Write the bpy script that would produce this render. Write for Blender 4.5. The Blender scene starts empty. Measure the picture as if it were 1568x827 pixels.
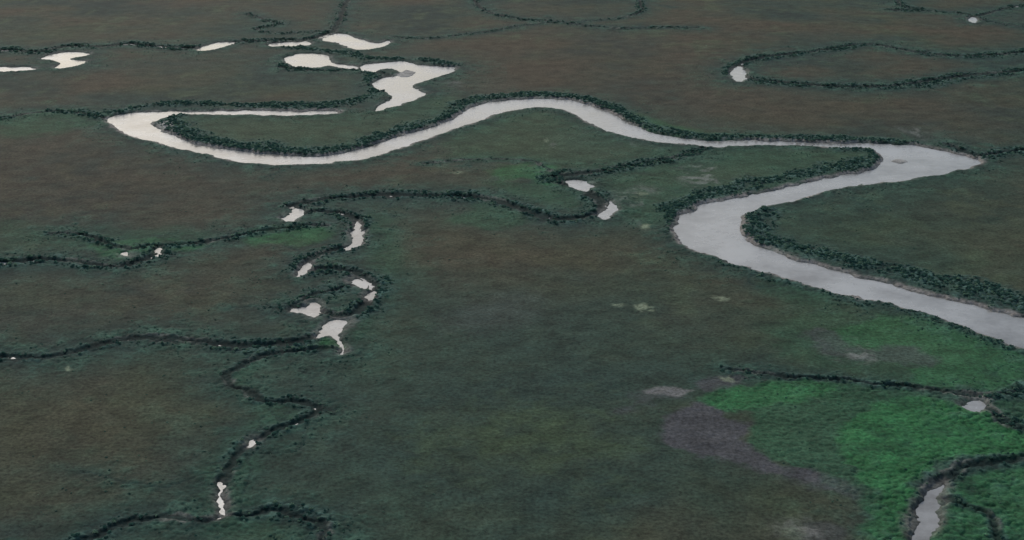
import bpy, math, random
import numpy as np
from mathutils import Vector
rng=np.random.default_rng(7); random.seed(7)
# ------------------------------------------------------------------ camera model / image pixels to ground plane
H=300.0; P=math.radians(19.5); F=2154.0; CX,CY=784.0,413.5
cP,sP=math.cos(P),math.sin(P)
def G(p,z=0.0):
    p=np.asarray(p,float); x=(p[:,0]-CX)/F; y=-(p[:,1]-CY)/F
    dy=cP+y*sP; dz=-sP+y*cP; t=(z-H)/dz
    return np.stack([x*t,dy*t],1)
def cr(p,closed=False,n=5):
    p=np.asarray(p,float)
    if closed: q=np.vstack([p[-1],p,p[0],p[1]])
    else: q=np.vstack([2*p[0]-p[1],p,2*p[-1]-p[-2]])
    out=[]
    for i in range(1,len(q)-2):
        for t in np.arange(n)/n:
            a,b,c,d=q[i-1],q[i],q[i+1],q[i+2]
            out.append(.5*((2*b)+(-a+c)*t+(2*a-5*b+4*c-d)*t*t+(-a+3*b-3*c+d)*t**3))
    if not closed: out.append(q[-2])
    return np.array(out)
# ------------------------------------------------------------------ noise
def hsh(ix,iy,s):
    h=(ix*374761393+iy*668265263+s*974634777)&0xffffffff
    h=((h^(h>>13))*1274126177)&0xffffffff
    return ((h^(h>>16))&0xffff)/65535.0
def vn(x,y,s):
    ix=np.floor(x).astype(np.int64); iy=np.floor(y).astype(np.int64)
    fx=x-ix; fy=y-iy; fx=fx*fx*(3-2*fx); fy=fy*fy*(3-2*fy)
    a=hsh(ix,iy,s);b=hsh(ix+1,iy,s);c=hsh(ix,iy+1,s);d=hsh(ix+1,iy+1,s)
    return (a+(b-a)*fx)*(1-fy)+(c+(d-c)*fx)*fy
def fbm(x,y,size,s,o=4):
    r=0;a=1;t=0
    for k in range(o):
        ca,sa=math.cos(k*1.1),math.sin(k*1.1)
        r=r+a*vn((x*ca-y*sa)/size+17.3*k,(x*sa+y*ca)/size-9.1*k,s+k); t+=a; a*=.55; size*=.48
    return r/t*2-1
def ss(a,b,x):
    t=np.clip((x-a)/(b-a),0,1); return t*t*(3-2*t)
# ------------------------------------------------------------------ terrain grid
dn=np.radians(np.linspace(33,7.6,1000)); yd=H/np.tan(dn)
y0=np.concatenate([np.linspace(-500,yd[0]-8,22),yd,np.geomspace(yd[-1]*1.01,60000,42)])
ud=np.linspace(-.46,.46,1300); ue=np.geomspace(.47,8,34)
u0=np.concatenate([-ue[::-1],ud,ue])
S=np.maximum(y0,300.)
X=u0[None,:]*S[:,None]; Y=np.repeat(y0[:,None],len(u0),1)
NR,NC=X.shape
WX=fbm(X,Y,11,11,4); WY=fbm(X,Y,11,31,4)
XW=X+WX*3.4+fbm(X,Y,60,51,2)*2.5; YW=Y+WY*5.0+fbm(X,Y,60,71,2)*4.0
def sl(pts,m):
    a,b=pts[:,0].min()-m,pts[:,0].max()+m; c,d=pts[:,1].min()-m,pts[:,1].max()+m
    r0,r1=np.searchsorted(y0,[c,d])
    if r1<=r0: return None
    s0,s1=S[r0],S[min(r1,NR-1)]
    ua=min(a/s0,a/s1); ub=max(b/s0,b/s1)
    q0,q1=np.searchsorted(u0,[ua,ub]); 
    if q1<=q0: return None
    return slice(max(r0-1,0),r1+1),slice(max(q0-1,0),q1+1)
def linedist(pts,m,D=None):
    if D is None: D=np.full(X.shape,1e3)
    for a,b in zip(pts[:-1],pts[1:]):
        s=sl(np.array([a,b]),m+8)
        if s is None: continue
        x=XW[s]-a[0]; y=YW[s]-a[1]; dx,dy=b-a; L=dx*dx+dy*dy+1e-9
        t=np.clip((x*dx+y*dy)/L,0,1)
        D[s]=np.minimum(D[s],np.hypot(x-t*dx,y-t*dy))
    return D
def polysd(pts,m):
    D=linedist(np.vstack([pts,pts[:1]]),m)
    ins=np.zeros(X.shape,bool); s=sl(pts,10)
    if s is not None:
        x=XW[s];y=YW[s]; c=np.zeros(x.shape,bool)
        for (ax,ay),(bx,by) in zip(pts,np.roll(pts,-1,0)):
            if ay==by: continue
            c^=((ay>y)!=(by>y))&(x<(bx-ax)*(y-ay)/(by-ay)+ax)
        ins[s]=c
    return np.where(ins,-D,D)
# ------------------------------------------------------------------ water outlines traced in image pixels, projected onto the ground
river=[(160,182),(185,175),(220,172),(262,170),(300,170),(340,170),(400,170),(455,171),(510,170),(512,174),(450,177),(380,176),(320,175),(275,175),(262,178),(240,184),(229,189),(236,195),(258,203),(290,217),(330,228),(380,233),(430,238),(490,241),(530,234),(580,220),(620,207),(670,192),(700,178),(720,166),(750,157),(790,153),(830,151),(870,153),(905,162),(935,172),(960,187),(985,199),(1020,208),(1060,213),(1100,214),(1150,214),(1200,217),(1260,218),(1320,218),(1370,221),(1410,223),(1440,230),(1475,238),(1498,244),(1500,250),(1480,258),(1440,266),(1400,272),(1360,278),(1300,286),(1250,297),(1200,308),(1160,320),(1138,330),(1131,342),(1135,357),(1150,371),(1180,384),(1220,398),(1270,413),(1320,427),(1380,441),(1440,457),(1500,470),(1568,485),(1680,512),(1680,570),(1568,532),(1530,519),(1480,502),(1420,481),(1370,467),(1320,456),(1270,447),(1220,432),(1170,417),(1120,404),(1085,389),(1055,376),(1040,358),(1042,342),(1055,325),(1080,313),(1120,303),(1160,294),(1200,287),(1250,277),(1300,266),(1340,256),(1352,245),(1347,235),(1325,227),(1260,225),(1200,223),(1140,223),(1090,226),(1070,222),(1010,218),(960,210),(920,196),(890,180),(860,168),(830,164),(790,168),(750,178),(720,189),(690,200),(650,213),(610,228),(570,241),(530,248),(480,251),(430,252),(380,250),(340,243),(300,233),(250,221),(210,209),(180,196)]
ponds=[
 [(640,99),(665,101),(697,104),(690,112),(665,120),(642,127),(632,133),(652,143),(640,151),(610,161),(572,169),(582,160),(600,150),(592,141),(573,134),(582,122),(604,117),(612,110),(595,105),(560,111),(555,100),(585,96),(620,94)],
 [(437,89),(460,82),(500,84),(505,92),(515,98),(545,102),(540,107),(505,102),(480,104),(450,102),(440,96)],
 [(493,62),(510,52),(530,52),(552,60),(580,66),(597,62),(590,71),(550,76),(520,67)],
 [(412,67),(440,65),(472,64),(470,70),(420,72)],
 [(303,75),(330,65),(358,66),(340,72),(310,78)],
 [(68,88),(90,81),(138,81),(125,87),(108,90),(134,95),(110,103),(82,105),(92,97),(80,93)],
 [(-40,103),(0,103),(45,104),(52,107),(0,110),(-40,110)],
 [(1119,112),(1130,102),(1140,105),(1140,123),(1127,124)],
 [(866,280),(890,275),(906,284),(890,292)],
 [(918,330),(930,320),(934,306),(944,318),(934,334)],
 [(434,333),(448,321),(463,323),(452,338),(441,339)],
 [(528,384),(539,364),(544,343),(552,344),(550,356),(560,357),(546,377),(536,385)],
 [(460,419),(464,405),(472,401),(479,408),(468,420)],
 [(538,430),(546,424),(560,428),(567,439),(553,442)],
 [(560,452),(568,447),(570,456),(562,460)],
 [(448,476),(470,468),(490,461),(491,480),(480,486),(465,480)],
 [(491,513),(504,491),(534,488),(533,500),(526,514),(529,540),(522,539),(519,516),(506,511)],
 [(1399,830),(1402,797),(1413,766),(1432,744),(1447,739),(1440,760),(1427,785),(1420,830)],
 [(1473,618),(1500,612),(1504,628),(1488,630)],
 [(335,768),(334,747),(338,742),(339,765),(350,782),(345,791),(340,794),(341,783)],
 [(1482,30),(1490,26),(1498,32),(1488,35)],
 [(386,675),(391,670),(395,673),(389,679)],
 [(188,388),(196,385),(200,392),(192,394)]]
sd=np.full(X.shape,1e3)
RIV=G(cr(river,True,3),-.6)
sdr=polysd(RIV,45); sd=np.minimum(sd,sdr)
for p in ponds: sd=np.minimum(sd,polysd(G(cr(p,True,4),-.6),45))
# sand bars (islands in the water)
bars=[[(608,113),(622,106),(640,110),(628,117),(612,118)],[(240,190),(258,186),(262,194),(250,197)],[(1362,243),(1378,241),(1392,245),(1376,248)]]
barf=np.zeros(X.shape)
for b in bars:
    s_=polysd(G(cr(b,True,4)),20); barf=np.maximum(barf,ss(3,-3,s_))
# ------------------------------------------------------------------ creeks: (points,width m, shrub band half width, water wetness, size)
creeks=[
 ([(-60,78),(0,76),(60,79),(100,71),(150,72),(200,67),(260,72),(310,72),(360,64),(420,62),(480,60),(505,50)],7,13,.75,2.6),
 ([(512,50),(516,38),(524,22),(532,0),(540,-20)],5,6,0,2.3),
 ([(380,20),(405,30),(430,36),(395,44),(420,50),(505,48)],3,6,0,2),
 ([(600,56),(650,58),(700,54),(760,46),(800,39),(850,34),(890,34)],3,5,0,2),
 ([(724,-10),(732,6),(752,20),(800,29),(850,32),(890,38),(940,43),(1000,42),(1070,43)],4,6,.2,2.2),
 ([(985,-10),(980,8),(984,16),(960,26),(930,30),(890,32)],3,5,0,2),
 ([(1370,-5),(1380,8),(1410,14),(1365,15),(1430,18),(1480,22),(1520,34),(1580,44)],4,7,.4,2.3),
 ([(1490,26),(1510,22),(1545,12),(1580,6)],5,8,.3,2.5),
 ([(1620,78),(1568,80),(1500,86),(1450,86),(1400,79),(1350,70),(1318,68),(1270,75),(1200,84),(1150,92),(1122,106)],6,13,.1,2.8),
 ([(1122,110),(1150,120),(1200,126),(1280,132),(1370,132),(1450,121),(1500,114),(1620,104)],6,14,.15,2.8),
 ([(1450,222),(1500,238),(1540,232),(1620,230)],5,10,.3,2.6),
 ([(-50,184),(0,182),(60,172),(120,172),(160,182)],3,11,.3,2.4),
 ([(430,103),(480,108),(550,107),(585,112),(600,120)],6,8,.4,2.4),
 ([(1078,226),(1050,238),(990,250),(930,262),(880,268),(852,270),(852,279),(880,287),(905,298),(922,312),(925,323),(890,335),(850,333),(815,326),(770,310),(720,301),(660,298),(600,298),(540,300),(480,307),(445,318)],6,11,.4,2.6),
 ([(650,250),(700,245),(760,243),(820,248),(842,262)],1.5,3,0,1.6),
 ([(500,346),(455,348),(400,355),(340,367),(280,376),(235,378),(190,380),(150,366),(112,357),(80,357)],3.5,8,.2,2.3),
 ([(-60,408),(0,402),(50,396),(100,397),(150,406),(185,408),(215,400),(245,390),(240,378)],5,9,.3,2.4),
 ([(455,328),(500,324),(540,332),(550,350),(540,378),(500,388),(474,398),(466,413),(500,410),(550,416),(574,436),(566,457),(553,476),(520,482),(490,476),(462,466),(450,472)],5,9,.35,2.2),
 ([(466,460),(490,450),(525,440),(550,434)],3,6,.1,2),
 ([(-60,552),(0,547),(60,548),(120,538),(180,523),(240,517),(300,521),(370,527),(430,525),(490,514),(510,500)],5,8,.0,2.1),
 ([(525,536),(480,533),(420,540),(380,553),(350,574),(352,594),(380,602),(410,614),(460,616),(481,628),(465,642),(430,655),(390,675),(358,697),(352,722),(336,745),(345,782),(325,797),(250,793),(190,806),(140,827),(100,845)],3.5,6,.08,1.8),
 ([(345,785),(380,792),(420,780),(460,790),(500,805),(490,840)],2.5,6,.0,1.7),
 ([(1120,566),(1180,572),(1260,580),(1340,588),(1420,595),(1480,606),(1530,602),(1600,594)],2.5,3.6,.05,1.8),
 ([(1500,612),(1525,634),(1545,648),(1600,660)],4,6,.5,1.9),
 ([(1600,688),(1568,694),(1500,706),(1455,722),(1430,745),(1410,780),(1400,827),(1396,850)],5,6,.15,2.0),
 ([(1450,765),(1500,780),(1520,800),(1530,850)],2.5,4,.1,1.8),
]
N1=fbm(X,Y,240,101,4); N2=fbm(X,Y,45,121,4); N3=fbm(X,Y,7,141,4); N4=fbm(X,Y*.35,30,161,5); N5=fbm(X,Y,500,181,3)
N6=fbm(X,Y,3.2,201,2); N7=fbm(X,Y,110,221,5); N8=fbm(X,Y,18,241,4)
halo=np.full(X.shape,1e3); Z=np.zeros(X.shape); cdark=np.zeros(X.shape); cm=np.zeros(X.shape); B=np.zeros(X.shape)
Wn=fbm(X,Y,40,301,3)
for pts,w,bw,wet,sz in creeks:
    q=G(cr(pts,False,4)); D=linedist(q,60)
    halo=np.minimum(halo,np.maximum(D-bw,0)*(8/bw if bw<8 else 1))
    dep=.8*(.7+.3*min(w/5,1))+.6*ss(.35-wet*.6,.75-wet*.6,Wn)*(wet>0)
    ww=w*(1+.35*Wn)
    Z=np.minimum(Z,-dep*ss(ww*.8,ww*.2,D))
    cdark=np.maximum(cdark,ss(w*1.1+1,w*.3,D)); cm=np.maximum(cm,np.exp(-((D-w*.75)/(1.1))**2))
    h=bw*(.78+.65*N2+.4*Wn)
    B=np.maximum(B,ss(h*1.5,h*.4,D+N8*bw*1.1)*ss(w*.5,w*.9,D)*min(1,sz/2.4)*.92)
# minor tidal rills branching from the creeks and the river
rill=np.zeros(X.shape); starts=[]
for pts,w,bw,wet,sz in creeks:
    q=G(cr(pts,False,4)); 
    for _ in range(max(1,len(q)//14)):
        i=rng.integers(1,len(q)-1); t=q[i+1]-q[i-1]; starts.append((q[i],math.atan2(t[1],t[0])+rng.choice([-1,1])*1.5))
for _ in range(26):
    i=rng.integers(1,len(RIV)-1); t=RIV[i+1]-RIV[i-1]; starts.append((RIV[i],math.atan2(t[1],t[0])+rng.choice([-1,1])*1.5))
for p,a in starts:
    n=int(rng.integers(4,11)); q=[p]; 
    st=rng.uniform(4,9); cv=0
    for k in range(n):
        cv=.6*cv+rng.normal()*.4; a+=cv; q.append(q[-1]+st*np.array([math.cos(a),math.sin(a)]))
    D=linedist(np.array(q),14); k_=ss(1.4,.3,D)
    rill=np.maximum(rill,k_); halo=np.minimum(halo,6+D*1.8)
Z=np.minimum(Z,-.25*rill); 
sdn=sd+N3*1.8+N6*.9-.4
wat=-2.3*ss(1.8,-3.2,sdn)
Z=np.minimum(Z,wat)
Z=np.where(barf>0,Z*(1-barf)+(-.5)*barf,Z)
halo=np.minimum(halo,np.maximum(np.abs(sd)-8,0))
# ------------------------------------------------------------------ shrub bands on the natural levees
bands=[
 ([(180,172),(220,162),(300,158),(370,162),(440,162),(500,162),(545,152),(575,140),(585,130)],11,1,3.0),
 ([(420,70),(470,74),(520,80),(560,88),(600,90),(640,90),(690,98)],11,.9,2.8),
 ([(430,100),(480,108),(550,108),(570,118),(575,130)],8,.9,2.7),
 ([(262,180),(275,200),(310,212),(360,224),(430,230),(490,236),(540,226),(600,206),(650,190),(690,176),(715,162),(745,150),(800,146),(860,147),(905,155),(940,168),(965,182),(1000,198),(1060,207),(1130,209),(1200,211),(1300,213),(1400,219)],10,.92,2.6),
 ([(262,180),(275,200),(310,212),(360,224),(430,230),(490,236),(540,226),(600,206),(650,190),(690,176),(715,162)],15,.92,2.6),
 ([(1170,325),(1147,332),(1146,345),(1158,360),(1200,374),(1258,389),(1330,407),(1410,423),(1490,442),(1568,462),(1650,483)],13,.92,2.5),
 ([(1036,345),(1038,325),(1060,306),(1100,292),(1150,281),(1220,268),(1290,255),(1340,242),(1340,230),(1300,226)],14,.92,2.5),
 ([(1090,222),(1060,236),(1000,250),(930,262)],8,.9,2.4),
 ([(870,262),(850,266),(850,275),(880,284)],8,1,2.4),
 ([(1090,398),(1160,420),(1220,436),(1300,458),(1380,474),(1470,504),(1560,536),(1620,555)],5,.7,1.9),
 ([(700,198),(760,182),(830,170),(870,176)],5,.3,1.6),
 ([(170,192),(250,226),(340,248),(430,256),(520,252)],5,.2,1.6),
 ([(1500,610),(1560,600),(1620,596)],9,.9,2.3),
 ([(1510,625),(1560,650),(1620,665)],7,.8,2.1),
 ([(430,470),(490,452),(560,430)],14,.5,1.8),
]
for a,h,d,s_ in bands:
    D=linedist(G(cr(a,False,4)),h*3)
    hh=h*(1+.75*N2+.4*Wn)
    B=np.maximum(B,ss(hh*1.4,hh*.35,D+N8*h*1.2)*d*min(1,s_/2.4))
B*=ss(1.2,3.4,sdn)*ss(-.55,.05,N8+.5*N3+.25)
# canopy relief: rounded crowns
def crowns(x,y,size,s):
    gx=x/size; gy=y/size; ix=np.floor(gx).astype(np.int64); iy=np.floor(gy).astype(np.int64); best=np.zeros(x.shape)
    for i in(-1,0,1):
        for j in(-1,0,1):
            cx=ix+i; cy=iy+j
            px=cx+hsh(cx,cy,s); py=cy+hsh(cx,cy,s+5); r=.45+.4*hsh(cx,cy,s+9)
            d2=((gx-px)**2+(gy-py)**2)/(r*r); best=np.maximum(best,np.sqrt(np.clip(1-d2,0,1))*(.5+.5*hsh(cx,cy,s+13)))
    return best
CRW=crowns(X,Y,3.4,900)
Z+=np.where(sd>0,(.15*N2+.30*N3+.16*N6)*np.clip(sd/6,0,1),0)
Z+=np.where(sd>2,.35*np.exp(-((sd-7)/6)**2),0)
nearb=np.exp(-halo/20.)
Z+=B*(.2+1.4*CRW)
Z+=(1-B)*nearb*ss(2,5,sd)*.8*CRW*ss(-.35,.25,N8)
# ------------------------------------------------------------------ vegetation cover colours
def C(r,g,b):
    f=lambda v:((v/255+.055)/1.055)**2.4
    return np.array([f(r),f(g),f(b)])
base=C(50,67,58); olive=C(62,72,52); brown=C(74,66,53); dgreen=C(42,67,59); bgreen=C(50,104,62); mgreen=C(49,84,60)
mud=C(74,75,77); pale=C(150,150,145); bankc=C(34,50,49)
COL=np.repeat(base[None,None,:],NR,0).repeat(NC,1).astype(float)
def mix(c,m):
    global COL
    COL=COL*(1-m[...,None])+c*m[...,None]
def reg(pts,soft=10,amp=12,n=None):
    s_=polysd(G(cr(pts,True,4)),soft+amp+10); n=(.7*N2+.6*N8+.35*N3) if n is None else n
    return ss(soft,-soft,s_+n*amp*1.6)
far=ss(620,1100,Y)
mix(olive,np.clip(.30+.7*N2+.6*N7-.3*N1,0,.85))
mix(brown,np.clip(.36*far+1.1*N7+.4*N1+.35*N5*far,0,.85))
mix(C(36,50,46),np.clip(-1.5*N7+.8*N4+.4*N8,0,.7))
mix(C(78,90,66),np.clip(1.1*N4+.8*N8-.25,0,.5))
for p,st in [([(560,340),(900,345),(1000,400),(860,450),(640,470),(560,430)],.6),([(0,230),(160,215),(420,270),(420,330),(100,350),(-80,370)],.6),([(-60,590),(150,560),(330,610),(330,720),(200,780),(-60,827)],.55),([(60,420),(300,400),(440,410),(430,490),(200,500),(20,530)],.5),([(700,60),(1050,60),(1120,150),(1000,160),(740,110)],.4),([(1520,270),(1600,260),(1600,430),(1480,400)],.4),([(1020,140),(1300,150),(1500,190),(1200,205)],.4)]:
    mix(brown,st*reg(p,60,60,N7)*np.clip(.9+.8*N8,0,1))
for p,st in [([(360,560),(600,500),(900,560),(1000,700),(800,860),(420,860)],.35),([(600,440),(1000,420),(1200,520),(900,640),(620,580)],.4)]:
    mix(C(47,67,59),st*reg(p,50,50,N7))
mix(C(74,90,58),.45*reg([(700,650),(850,620),(960,670),(880,720),(720,710)],25,30))
mix(C(62,84,60),.5*reg([(570,320),(610,330),(640,400),(620,480),(580,560),(540,560),(580,470),(590,420)],14,16))
hg=np.exp(-halo/20.)*(1+.7*N3); mix(dgreen,np.clip(hg,0,.85))
for p,c,st,so,am in [
 ([(262,182),(400,178),(520,172),(600,165),(650,150),(700,150),(720,160),(660,185),(560,218),(480,234),(360,228),(300,212)],mgreen,.45,12,15),
 ([(700,200),(790,172),(850,172),(920,205),(1000,225),(1070,228),(1040,240),(930,258),(850,262),(800,245),(690,240)],mgreen,.5,12,15),
 ([(750,258),(830,250),(850,262),(850,285),(800,275),(765,282)],bgreen,.65,8,12),
 ([(740,278),(800,280),(860,292),(900,310),(880,325),(830,315),(780,300)],mgreen,.6,8,10),
 ([(690,340),(720,320),(760,312),(800,330),(780,345)],mgreen,.6,8,10),
 ([(1080,240),(1140,228),(1300,228),(1345,238),(1320,256),(1200,285),(1080,300),(1040,320),(1040,345),(960,340),(945,300),(920,275),(1000,258)],mgreen,.55,12,16),
 ([(960,165),(1010,185),(1080,200),(1180,206),(1180,212),(1040,208),(980,195)],bgreen,.45,8,10),
 ([(390,352),(470,345),(510,360),(460,372),(390,374)],bgreen,.6,8,10),
 ([(150,372),(240,370),(300,375),(280,385),(200,388),(180,400),(150,385)],bgreen,.55,5,8),
 ([(486,525),(500,514),(520,520),(524,534),(490,536)],bgreen,.7,3,3),
 ([(0,345),(200,350),(330,360),(200,375),(0,385)],mgreen,.4,15,20),
 ([(0,180),(140,168),(160,190),(60,205),(0,205)],mgreen,.6,10,15),
 ([(330,570),(420,545),(380,590),(470,630),(400,680),(380,740),(440,780),(500,827),(380,840),(320,800),(330,700),(400,640)],mgreen,.4,8,10),
 ([(560,330),(600,345),(610,390),(600,460),(560,520),(545,500),(590,440),(570,390)],mgreen,.45,8,8),
 ([(1150,330),(1300,300),(1500,262),(1568,260),(1568,440),(1400,415),(1200,370)],mgreen,.2,18,20),
 ([(1180,430),(1330,465),(1568,545),(1568,600),(1400,590),(1270,575),(1180,530),(1200,470)],mgreen,.5,14,14),
 ([(1262,510),(1300,490),(1400,478),(1500,510),(1568,540),(1568,590),(1420,590),(1400,560),(1300,540)],bgreen,.5,6,8),
 ([(1075,605),(1150,583),(1250,580),(1400,600),(1500,625),(1620,660),(1620,690),(1480,703),(1430,722),(1408,760),(1385,800),(1380,850),(1330,850),(1320,780),(1250,735),(1160,690),(1140,660),(1150,632),(1100,630)],mgreen,.9,3,5),
 ([(1080,606),(1150,584),(1250,582),(1290,600),(1180,622),(1110,628)],bgreen,.75,5,6),
 ([(1285,655),(1330,625),(1420,610),(1500,628),(1620,662),(1620,690),(1480,703),(1430,722),(1408,760),(1385,800),(1350,790),(1330,745),(1300,715)],bgreen,.95,3,6),
 ([(1455,740),(1500,720),(1640,700),(1640,860),(1430,860),(1440,780)],bgreen,.65,4,6),
 ([(1520,615),(1620,600),(1620,655),(1540,640)],mgreen,.8,3,4),
 ([(1340,770),(1400,770),(1390,840),(1320,840)],bgreen,.6,4,5),
 ([(1012,655),(1035,625),(1075,612),(1110,632),(1150,645),(1142,672),(1200,706),(1250,728),(1240,738),(1180,722),(1100,700),(1020,684)],mud,.97,2.5,4),
 ([(1180,700),(1250,722),(1325,750),(1315,772),(1240,745),(1170,718)],mud,.6,4,6),
 ([(940,632),(980,600),(1050,596),(1030,610),(975,630)],mud,.5,4,6),
 ([(985,600),(1020,590),(1060,597),(1020,604)],C(120,118,116),.6,2,4),
 ([(1070,585),(1110,572),(1160,578),(1110,592),(1080,596)],mud,.8,3,5),
 ([(1240,500),(1280,492),(1275,515),(1320,535),(1420,545),(1410,556),(1300,545),(1255,525)],mud,.6,4,9),
 ([(1230,810),(1260,800),(1300,815),(1290,850),(1230,850)],mud,.5,3,5),
 ([(690,490),(760,450),(850,450),(800,480),(700,510)],C(68,78,72),.5,15,8)]:
    mix(c,st*reg(p,so,am))
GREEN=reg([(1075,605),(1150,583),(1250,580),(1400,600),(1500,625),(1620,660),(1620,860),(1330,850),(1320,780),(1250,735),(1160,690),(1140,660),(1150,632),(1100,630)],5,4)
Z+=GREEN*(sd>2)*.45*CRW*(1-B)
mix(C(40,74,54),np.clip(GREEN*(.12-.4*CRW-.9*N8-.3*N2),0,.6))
mix(C(70,102,84),np.clip(N3*.8+N8*.6-.02,0,.55)*np.exp(-halo/32))
mix(bankc,np.clip(-N3*1.0-.5*N8,0,.65)*np.exp(-halo/26))
# canopy colour: shade painted into gaps between crowns, tops painted lighter
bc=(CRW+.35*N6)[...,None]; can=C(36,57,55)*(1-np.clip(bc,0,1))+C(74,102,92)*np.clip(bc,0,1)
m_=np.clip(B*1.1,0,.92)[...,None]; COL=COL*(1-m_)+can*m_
# pale wrack/mud streaks
stre=ss(.05,.30,N4)*ss(-.3,.2,N3)
for p in [[(840,215),(900,195),(960,222),(930,240),(850,228)],[(1050,262),(1100,250),(1200,262),(1130,285),(1060,280)],[(690,128),(740,120),(800,130),(740,142)],[(1290,530),(1400,530),(1470,542),(1400,556),(1300,548)],[(1380,200),(1440,195),(1500,215),(1420,222)],[(960,290),(1000,290),(990,310),(960,310)],[(640,60),(660,60),(640,90),(620,80)],[(1220,805),(1300,800),(1300,830),(1220,830)],[(960,340),(1010,340),(1000,352),(960,352)],[(1160,600),(1280,640),(1320,740),(1200,690)],[(1100,640),(1300,750),(1150,710)]]:
    mix(pale,.45*reg(p,14,8)*np.clip(stre+.04,0,1))
for p in [[(972,466),(985,461),(1003,468),(1000,475),(985,474),(978,478)],[(1074,456),(1095,453),(1120,459),(1110,465),(1090,460)],[(935,461),(950,460),(955,465),(940,466)],[(697,262),(706,261),(709,265),(700,266)],[(652,261),(657,261),(657,263)],[(833,213),(840,212),(842,217),(835,217)],[(972,297),(985,292),(992,296),(978,303)],[(980,345),(996,342),(998,350),(984,352)],[(100,563),(106,558),(108,568),(103,570)],[(228,385),(245,383),(250,389),(236,391)],[(1095,577),(1120,574),(1130,580),(1110,583)]]:
    mix(C(135,146,120),.85*reg(p,2,3,N3)*np.clip(.6+1.8*N3+.8*N6,0,1))
mix(bankc*.6,np.clip(cdark,0,1)*.85); mix(bankc,rill*.3)
mix(C(112,112,106),np.clip(cm*ss(0.,.5,N8+.4*N3),0,1)*.6)
# exposed mud along the channels
rv_=ss(14,8,np.maximum(sdr,0))
mb=np.exp(-((sdn-1.1)/2.6)**2)*ss(-.3,.25,N2+.6*N3+.22)*(.4+.6*rv_)
mix(C(138,132,126),np.clip(mb,0,1)*.9)
mix(C(60,58,54),ss(.2,-2.,sdn)*.6)
mix(C(160,158,152),barf*.9)
COL=np.clip(COL,0,1)
# ------------------------------------------------------------------ build the marsh sheet
def newmesh(name,V,Fq):
    me=bpy.data.meshes.new(name); me.vertices.add(len(V)); me.vertices.foreach_set('co',V.astype(np.float32).ravel())
    n=Fq.shape[1]; me.loops.add(Fq.size); me.loops.foreach_set('vertex_index',Fq.astype(np.int32).ravel())
    me.polygons.add(len(Fq)); me.polygons.foreach_set('loop_start',np.arange(0,Fq.size,n,dtype=np.int32))
    me.polygons.foreach_set('loop_total',np.full(len(Fq),n,dtype=np.int32)); me.update(); return me
V=np.stack([X.ravel(),Y.ravel(),Z.ravel()],1)
I=np.arange(NR*NC).reshape(NR,NC)
Q=np.stack([I[:-1,:-1].ravel(),I[:-1,1:].ravel(),I[1:,1:].ravel(),I[1:,:-1].ravel()],1)
me=newmesh('salt_marsh_ground',V,Q)
at=me.attributes.new('cover','FLOAT_COLOR','POINT')
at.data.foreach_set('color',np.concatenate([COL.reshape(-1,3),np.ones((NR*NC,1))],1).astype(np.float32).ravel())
me.polygons.foreach_set('use_smooth',np.ones(len(Q),bool))
sc=bpy.context.scene
def link(o): sc.collection.objects.link(o); return o
ground=link(bpy.data.objects.new('salt_marsh_ground',me))
def mat(name):
    m=bpy.data.materials.new(name); m.use_nodes=True; nt=m.node_tree; b=nt.nodes['Principled BSDF']; return m,nt,b
def N(nt,t,**k):
    n=nt.nodes.new(t)
    for a,v in k.items():
        if a in n.inputs.keys(): n.inputs[a].default_value=v
        else: setattr(n,a,v)
    return n
m,nt,b=mat('marsh_grass_and_mud'); L=nt.links.new
tc=N(nt,'ShaderNodeNewGeometry'); ca=N(nt,'ShaderNodeAttribute',attribute_name='cover')
def noise(sc_,det,ro=.6):
    n=nt.nodes.new('ShaderNodeTexNoise'); n.inputs['Scale'].default_value=sc_; n.inputs['Detail'].default_value=det; n.inputs['Roughness'].default_value=ro
    L(tc.outputs['Position'],n.inputs['Vector']); return n
n1=noise(.5,4,.72); n2=noise(.06,6,.72)
def rng_(src,a,b_,c,d):
    r=nt.nodes.new('ShaderNodeMapRange')
    for k,v in zip(('From Min','From Max','To Min','To Max'),(a,b_,c,d)): r.inputs[k].default_value=v
    L(src,r.inputs['Value']); return r.outputs['Result']
f1=rng_(n1.outputs['Fac'],.28,.72,.38,1.58); f2=rng_(n2.outputs['Fac'],.3,.7,.55,1.36)
mu=nt.nodes.new('ShaderNodeMath'); mu.operation='MULTIPLY'; L(f1,mu.inputs[0]); L(f2,mu.inputs[1])
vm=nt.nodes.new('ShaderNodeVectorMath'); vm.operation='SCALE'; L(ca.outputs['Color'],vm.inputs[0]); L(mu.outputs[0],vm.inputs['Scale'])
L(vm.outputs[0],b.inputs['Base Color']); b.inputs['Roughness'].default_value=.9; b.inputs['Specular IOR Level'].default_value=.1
bp=nt.nodes.new('ShaderNodeBump'); bp.inputs['Strength'].default_value=.6; bp.inputs['Distance'].default_value=.5
L(n1.outputs['Fac'],bp.inputs['Height']); L(bp.outputs[0],b.inputs['Normal'])
me.materials.append(m)
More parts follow.
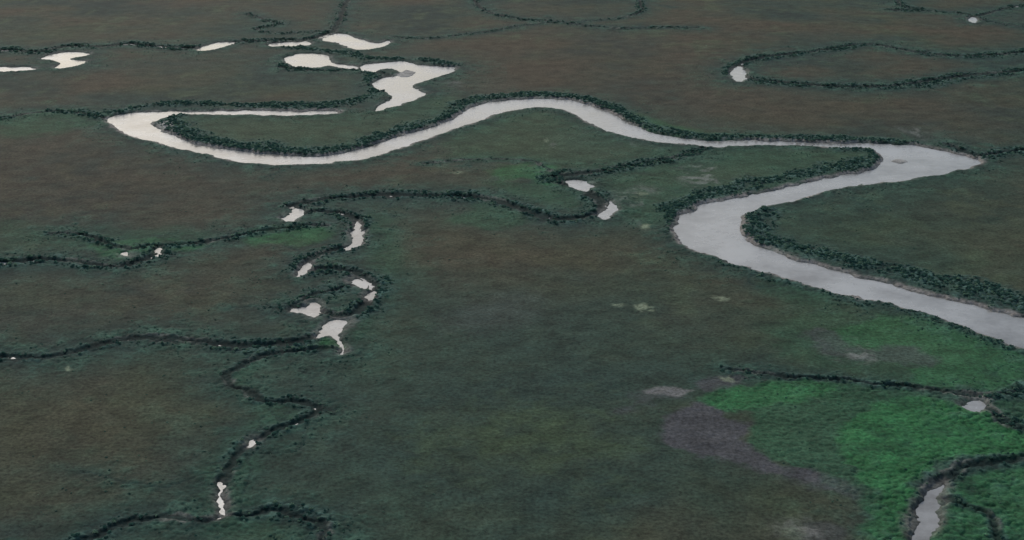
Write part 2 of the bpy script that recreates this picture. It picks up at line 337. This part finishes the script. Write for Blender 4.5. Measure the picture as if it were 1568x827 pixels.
# ------------------------------------------------------------------ water
ws=newmesh('river_water',np.array([[-9000,-500,-.95],[9000,-500,-.95],[9000,9000,-.95],[-9000,9000,-.95]],float),np.array([[0,1,2,3]]))
water=link(bpy.data.objects.new('tidal_river_water',ws))
m,nt,b=mat('silty_water'); L=nt.links.new; tc=N(nt,'ShaderNodeNewGeometry')
n1=noise(.45,5,.65); n2=noise(.016,7,.7)
r=nt.nodes.new('ShaderNodeValToRGB'); r.color_ramp.elements[0].position=.38; r.color_ramp.elements[1].position=.62
r.color_ramp.elements[0].color=(.165,.16,.142,1); r.color_ramp.elements[1].color=(.36,.365,.35,1)
L(n2.outputs['Fac'],r.inputs[0]); L(r.outputs[0],b.inputs['Base Color'])
L(rng_(n2.outputs['Fac'],.38,.62,.12,.34),b.inputs['Roughness']); b.inputs['IOR'].default_value=1.42
bp=nt.nodes.new('ShaderNodeBump'); bp.inputs['Strength'].default_value=.6; bp.inputs['Distance'].default_value=.2
L(n1.outputs['Fac'],bp.inputs['Height']); L(bp.outputs[0],b.inputs['Normal'])
ws.materials.append(m)
# ------------------------------------------------------------------ shrubs
ms,nt,b=mat('shrub_foliage'); L=nt.links.new
oi=N(nt,'ShaderNodeObjectInfo'); r=nt.nodes.new('ShaderNodeValToRGB')
r.color_ramp.elements[0].color=(*C(58,92,84),1); r.color_ramp.elements[1].color=(*C(132,158,132),1)
e=r.color_ramp.elements.new(.6); e.color=(*C(84,118,104),1)
L(oi.outputs['Random'],r.inputs[0])
df=nt.nodes.new('ShaderNodeBsdfDiffuse'); tr=nt.nodes.new('ShaderNodeBsdfTranslucent'); mx=nt.nodes.new('ShaderNodeMixShader'); mx.inputs[0].default_value=.4
L(r.outputs[0],df.inputs[0]); L(r.outputs[0],tr.inputs[0]); L(df.outputs[0],mx.inputs[1]); L(tr.outputs[0],mx.inputs[2])
L(mx.outputs[0],nt.nodes['Material Output'].inputs[0]); nt.nodes.remove(b)
shc=bpy.data.collections.new('shrub_variants')
for k in range(6):
    g=np.random.default_rng(100+k); vs=[];fs=[]
    lobes=[(g.uniform(-.5,.5),g.uniform(-.5,.5),g.uniform(.1,.32),g.uniform(.22,.38)) for _ in range(7)]
    for lx,ly,lz,lr in lobes:
        for _ in range(28):
            d=g.normal(size=3); d/=np.linalg.norm(d); d[2]=abs(d[2])-.15
            c=np.array([lx,ly,lz])+d*lr*g.uniform(.7,1.05)
            c[2]=max(c[2],.02)
            a=g.normal(size=3); a-=a.dot(d)*d*.8; a/=np.linalg.norm(a); bb=np.cross(d,a); bb/=np.linalg.norm(bb)+1e-6
            s_=g.uniform(.08,.17); i=len(vs)
            vs+= [c+a*s_,c+bb*s_*.8,c-a*s_,c-bb*s_*.8]; fs.append((i,i+1,i+2,i+3))
    me2=newmesh('shrub_%d'%k,np.array(vs),np.array(fs)); me2.materials.append(ms)
    shc.objects.link(bpy.data.objects.new('shrub_variant',me2))
def zat(x,y,A):
    r=np.clip(np.searchsorted(y0,y),0,NR-1); s_=np.maximum(y,300.); c=np.clip(np.searchsorted(u0,x/s_),0,NC-1); return A[r,c]
n=1400000
yy=rng.uniform(480,2100,n); xx=rng.uniform(-1,1,n)*yy*.44
Bv=zat(xx,yy,B); hv=zat(xx,yy,nearb); gv=zat(xx,yy,GREEN); n8=zat(xx,yy,N8); sv=zat(xx,yy,sdn); rv=zat(xx,yy,rill); zz=zat(xx,yy,Z)
dens=.26*Bv**1.3+.09*hv*ss(-.1,.4,n8)*(1-gv)+.008*gv*ss(-.2,.3,n8)
area=.5*(2100**2-480**2)*.88/n*(yy*0+1)
wgt=area*yy/yy.mean()
ok=(rng.random(n)<dens*wgt)&(sv>1.4)&(zz>-.5)
xx,yy,zz,Bv=xx[ok],yy[ok],zz[ok],Bv[ok]
pts=[np.column_stack([xx,yy,zz-.2])]; scl=[(.8+1.15*Bv)*rng.uniform(.5,1.3,len(xx))]
print('SHRUBS',len(xx))
def instances(name,pts,scl,coll,nv):
    P_=np.vstack(pts); s_=np.concatenate(scl)
    me=bpy.data.meshes.new(name); me.vertices.add(len(P_)); me.vertices.foreach_set('co',P_.astype(np.float32).ravel())
    a=me.attributes.new('scl','FLOAT','POINT'); a.data.foreach_set('value',s_.astype(np.float32))
    a=me.attributes.new('rz','FLOAT','POINT'); a.data.foreach_set('value',rng.uniform(0,6.28,len(P_)).astype(np.float32))
    a=me.attributes.new('vi','INT','POINT'); a.data.foreach_set('value',rng.integers(0,nv,len(P_)).astype(np.int32))
    o=link(bpy.data.objects.new(name,me)); ng=bpy.data.node_groups.new(name,'GeometryNodeTree')
    ng.interface.new_socket('Geometry',in_out='INPUT',socket_type='NodeSocketGeometry'); ng.interface.new_socket('Geometry',in_out='OUTPUT',socket_type='NodeSocketGeometry')
    gi=ng.nodes.new('NodeGroupInput'); go=ng.nodes.new('NodeGroupOutput'); ip=ng.nodes.new('GeometryNodeInstanceOnPoints')
    ci=ng.nodes.new('GeometryNodeCollectionInfo'); ci.inputs['Collection'].default_value=coll; ci.inputs['Separate Children'].default_value=True; ci.inputs['Reset Children'].default_value=True
    def na(n,t):
        x=ng.nodes.new('GeometryNodeInputNamedAttribute'); x.data_type=t; x.inputs['Name'].default_value=n; return x.outputs['Attribute']
    cx=ng.nodes.new('ShaderNodeCombineXYZ'); l=ng.links.new; l(na('rz','FLOAT'),cx.inputs['Z'])
    l(gi.outputs[0],ip.inputs['Points']); l(ci.outputs[0],ip.inputs['Instance']); ip.inputs['Pick Instance'].default_value=True
    l(na('vi','INT'),ip.inputs['Instance Index']); l(cx.outputs[0],ip.inputs['Rotation']); l(na('scl','FLOAT'),ip.inputs['Scale']); l(ip.outputs[0],go.inputs[0])
    md=o.modifiers.new('scatter','NODES'); md.node_group=ng; return o
instances('marsh_shrubs',pts,scl,shc,6)
# ------------------------------------------------------------------ light
EL=math.radians(38); RZ=math.radians(-22)
w=bpy.data.worlds.new('World'); sc.world=w; w.use_nodes=True; nt=w.node_tree; bg=nt.nodes['Background']
sk=nt.nodes.new('ShaderNodeTexSky'); sk.sky_type='NISHITA'; sk.sun_disc=False; sk.sun_elevation=EL; sk.sun_rotation=RZ; sk.dust_density=2.7; sk.air_density=1.2
nt.links.new(sk.outputs[0],bg.inputs[0]); bg.inputs[1].default_value=.12
sl_=bpy.data.lights.new('sun','SUN'); sl_.energy=1.4; sl_.angle=math.radians(10); sl_.color=(1,.985,.95)
so=link(bpy.data.objects.new('sun',sl_)); d=Vector((math.sin(RZ)*math.cos(EL),math.cos(RZ)*math.cos(EL),math.sin(EL)))
so.rotation_euler=d.to_track_quat('Z','Y').to_euler(); so.location=(0,0,500)
cam=bpy.data.cameras.new('camera'); co=link(bpy.data.objects.new('camera',cam)); co.location=(0,0,H); co.rotation_euler=(math.pi/2-P,0,0)
cam.sensor_width=36; cam.lens=36*F/1568; cam.clip_start=1; cam.clip_end=100000; sc.camera=co
sc.view_settings.view_transform='Standard'; sc.view_settings.look='None'; sc.view_settings.exposure=0
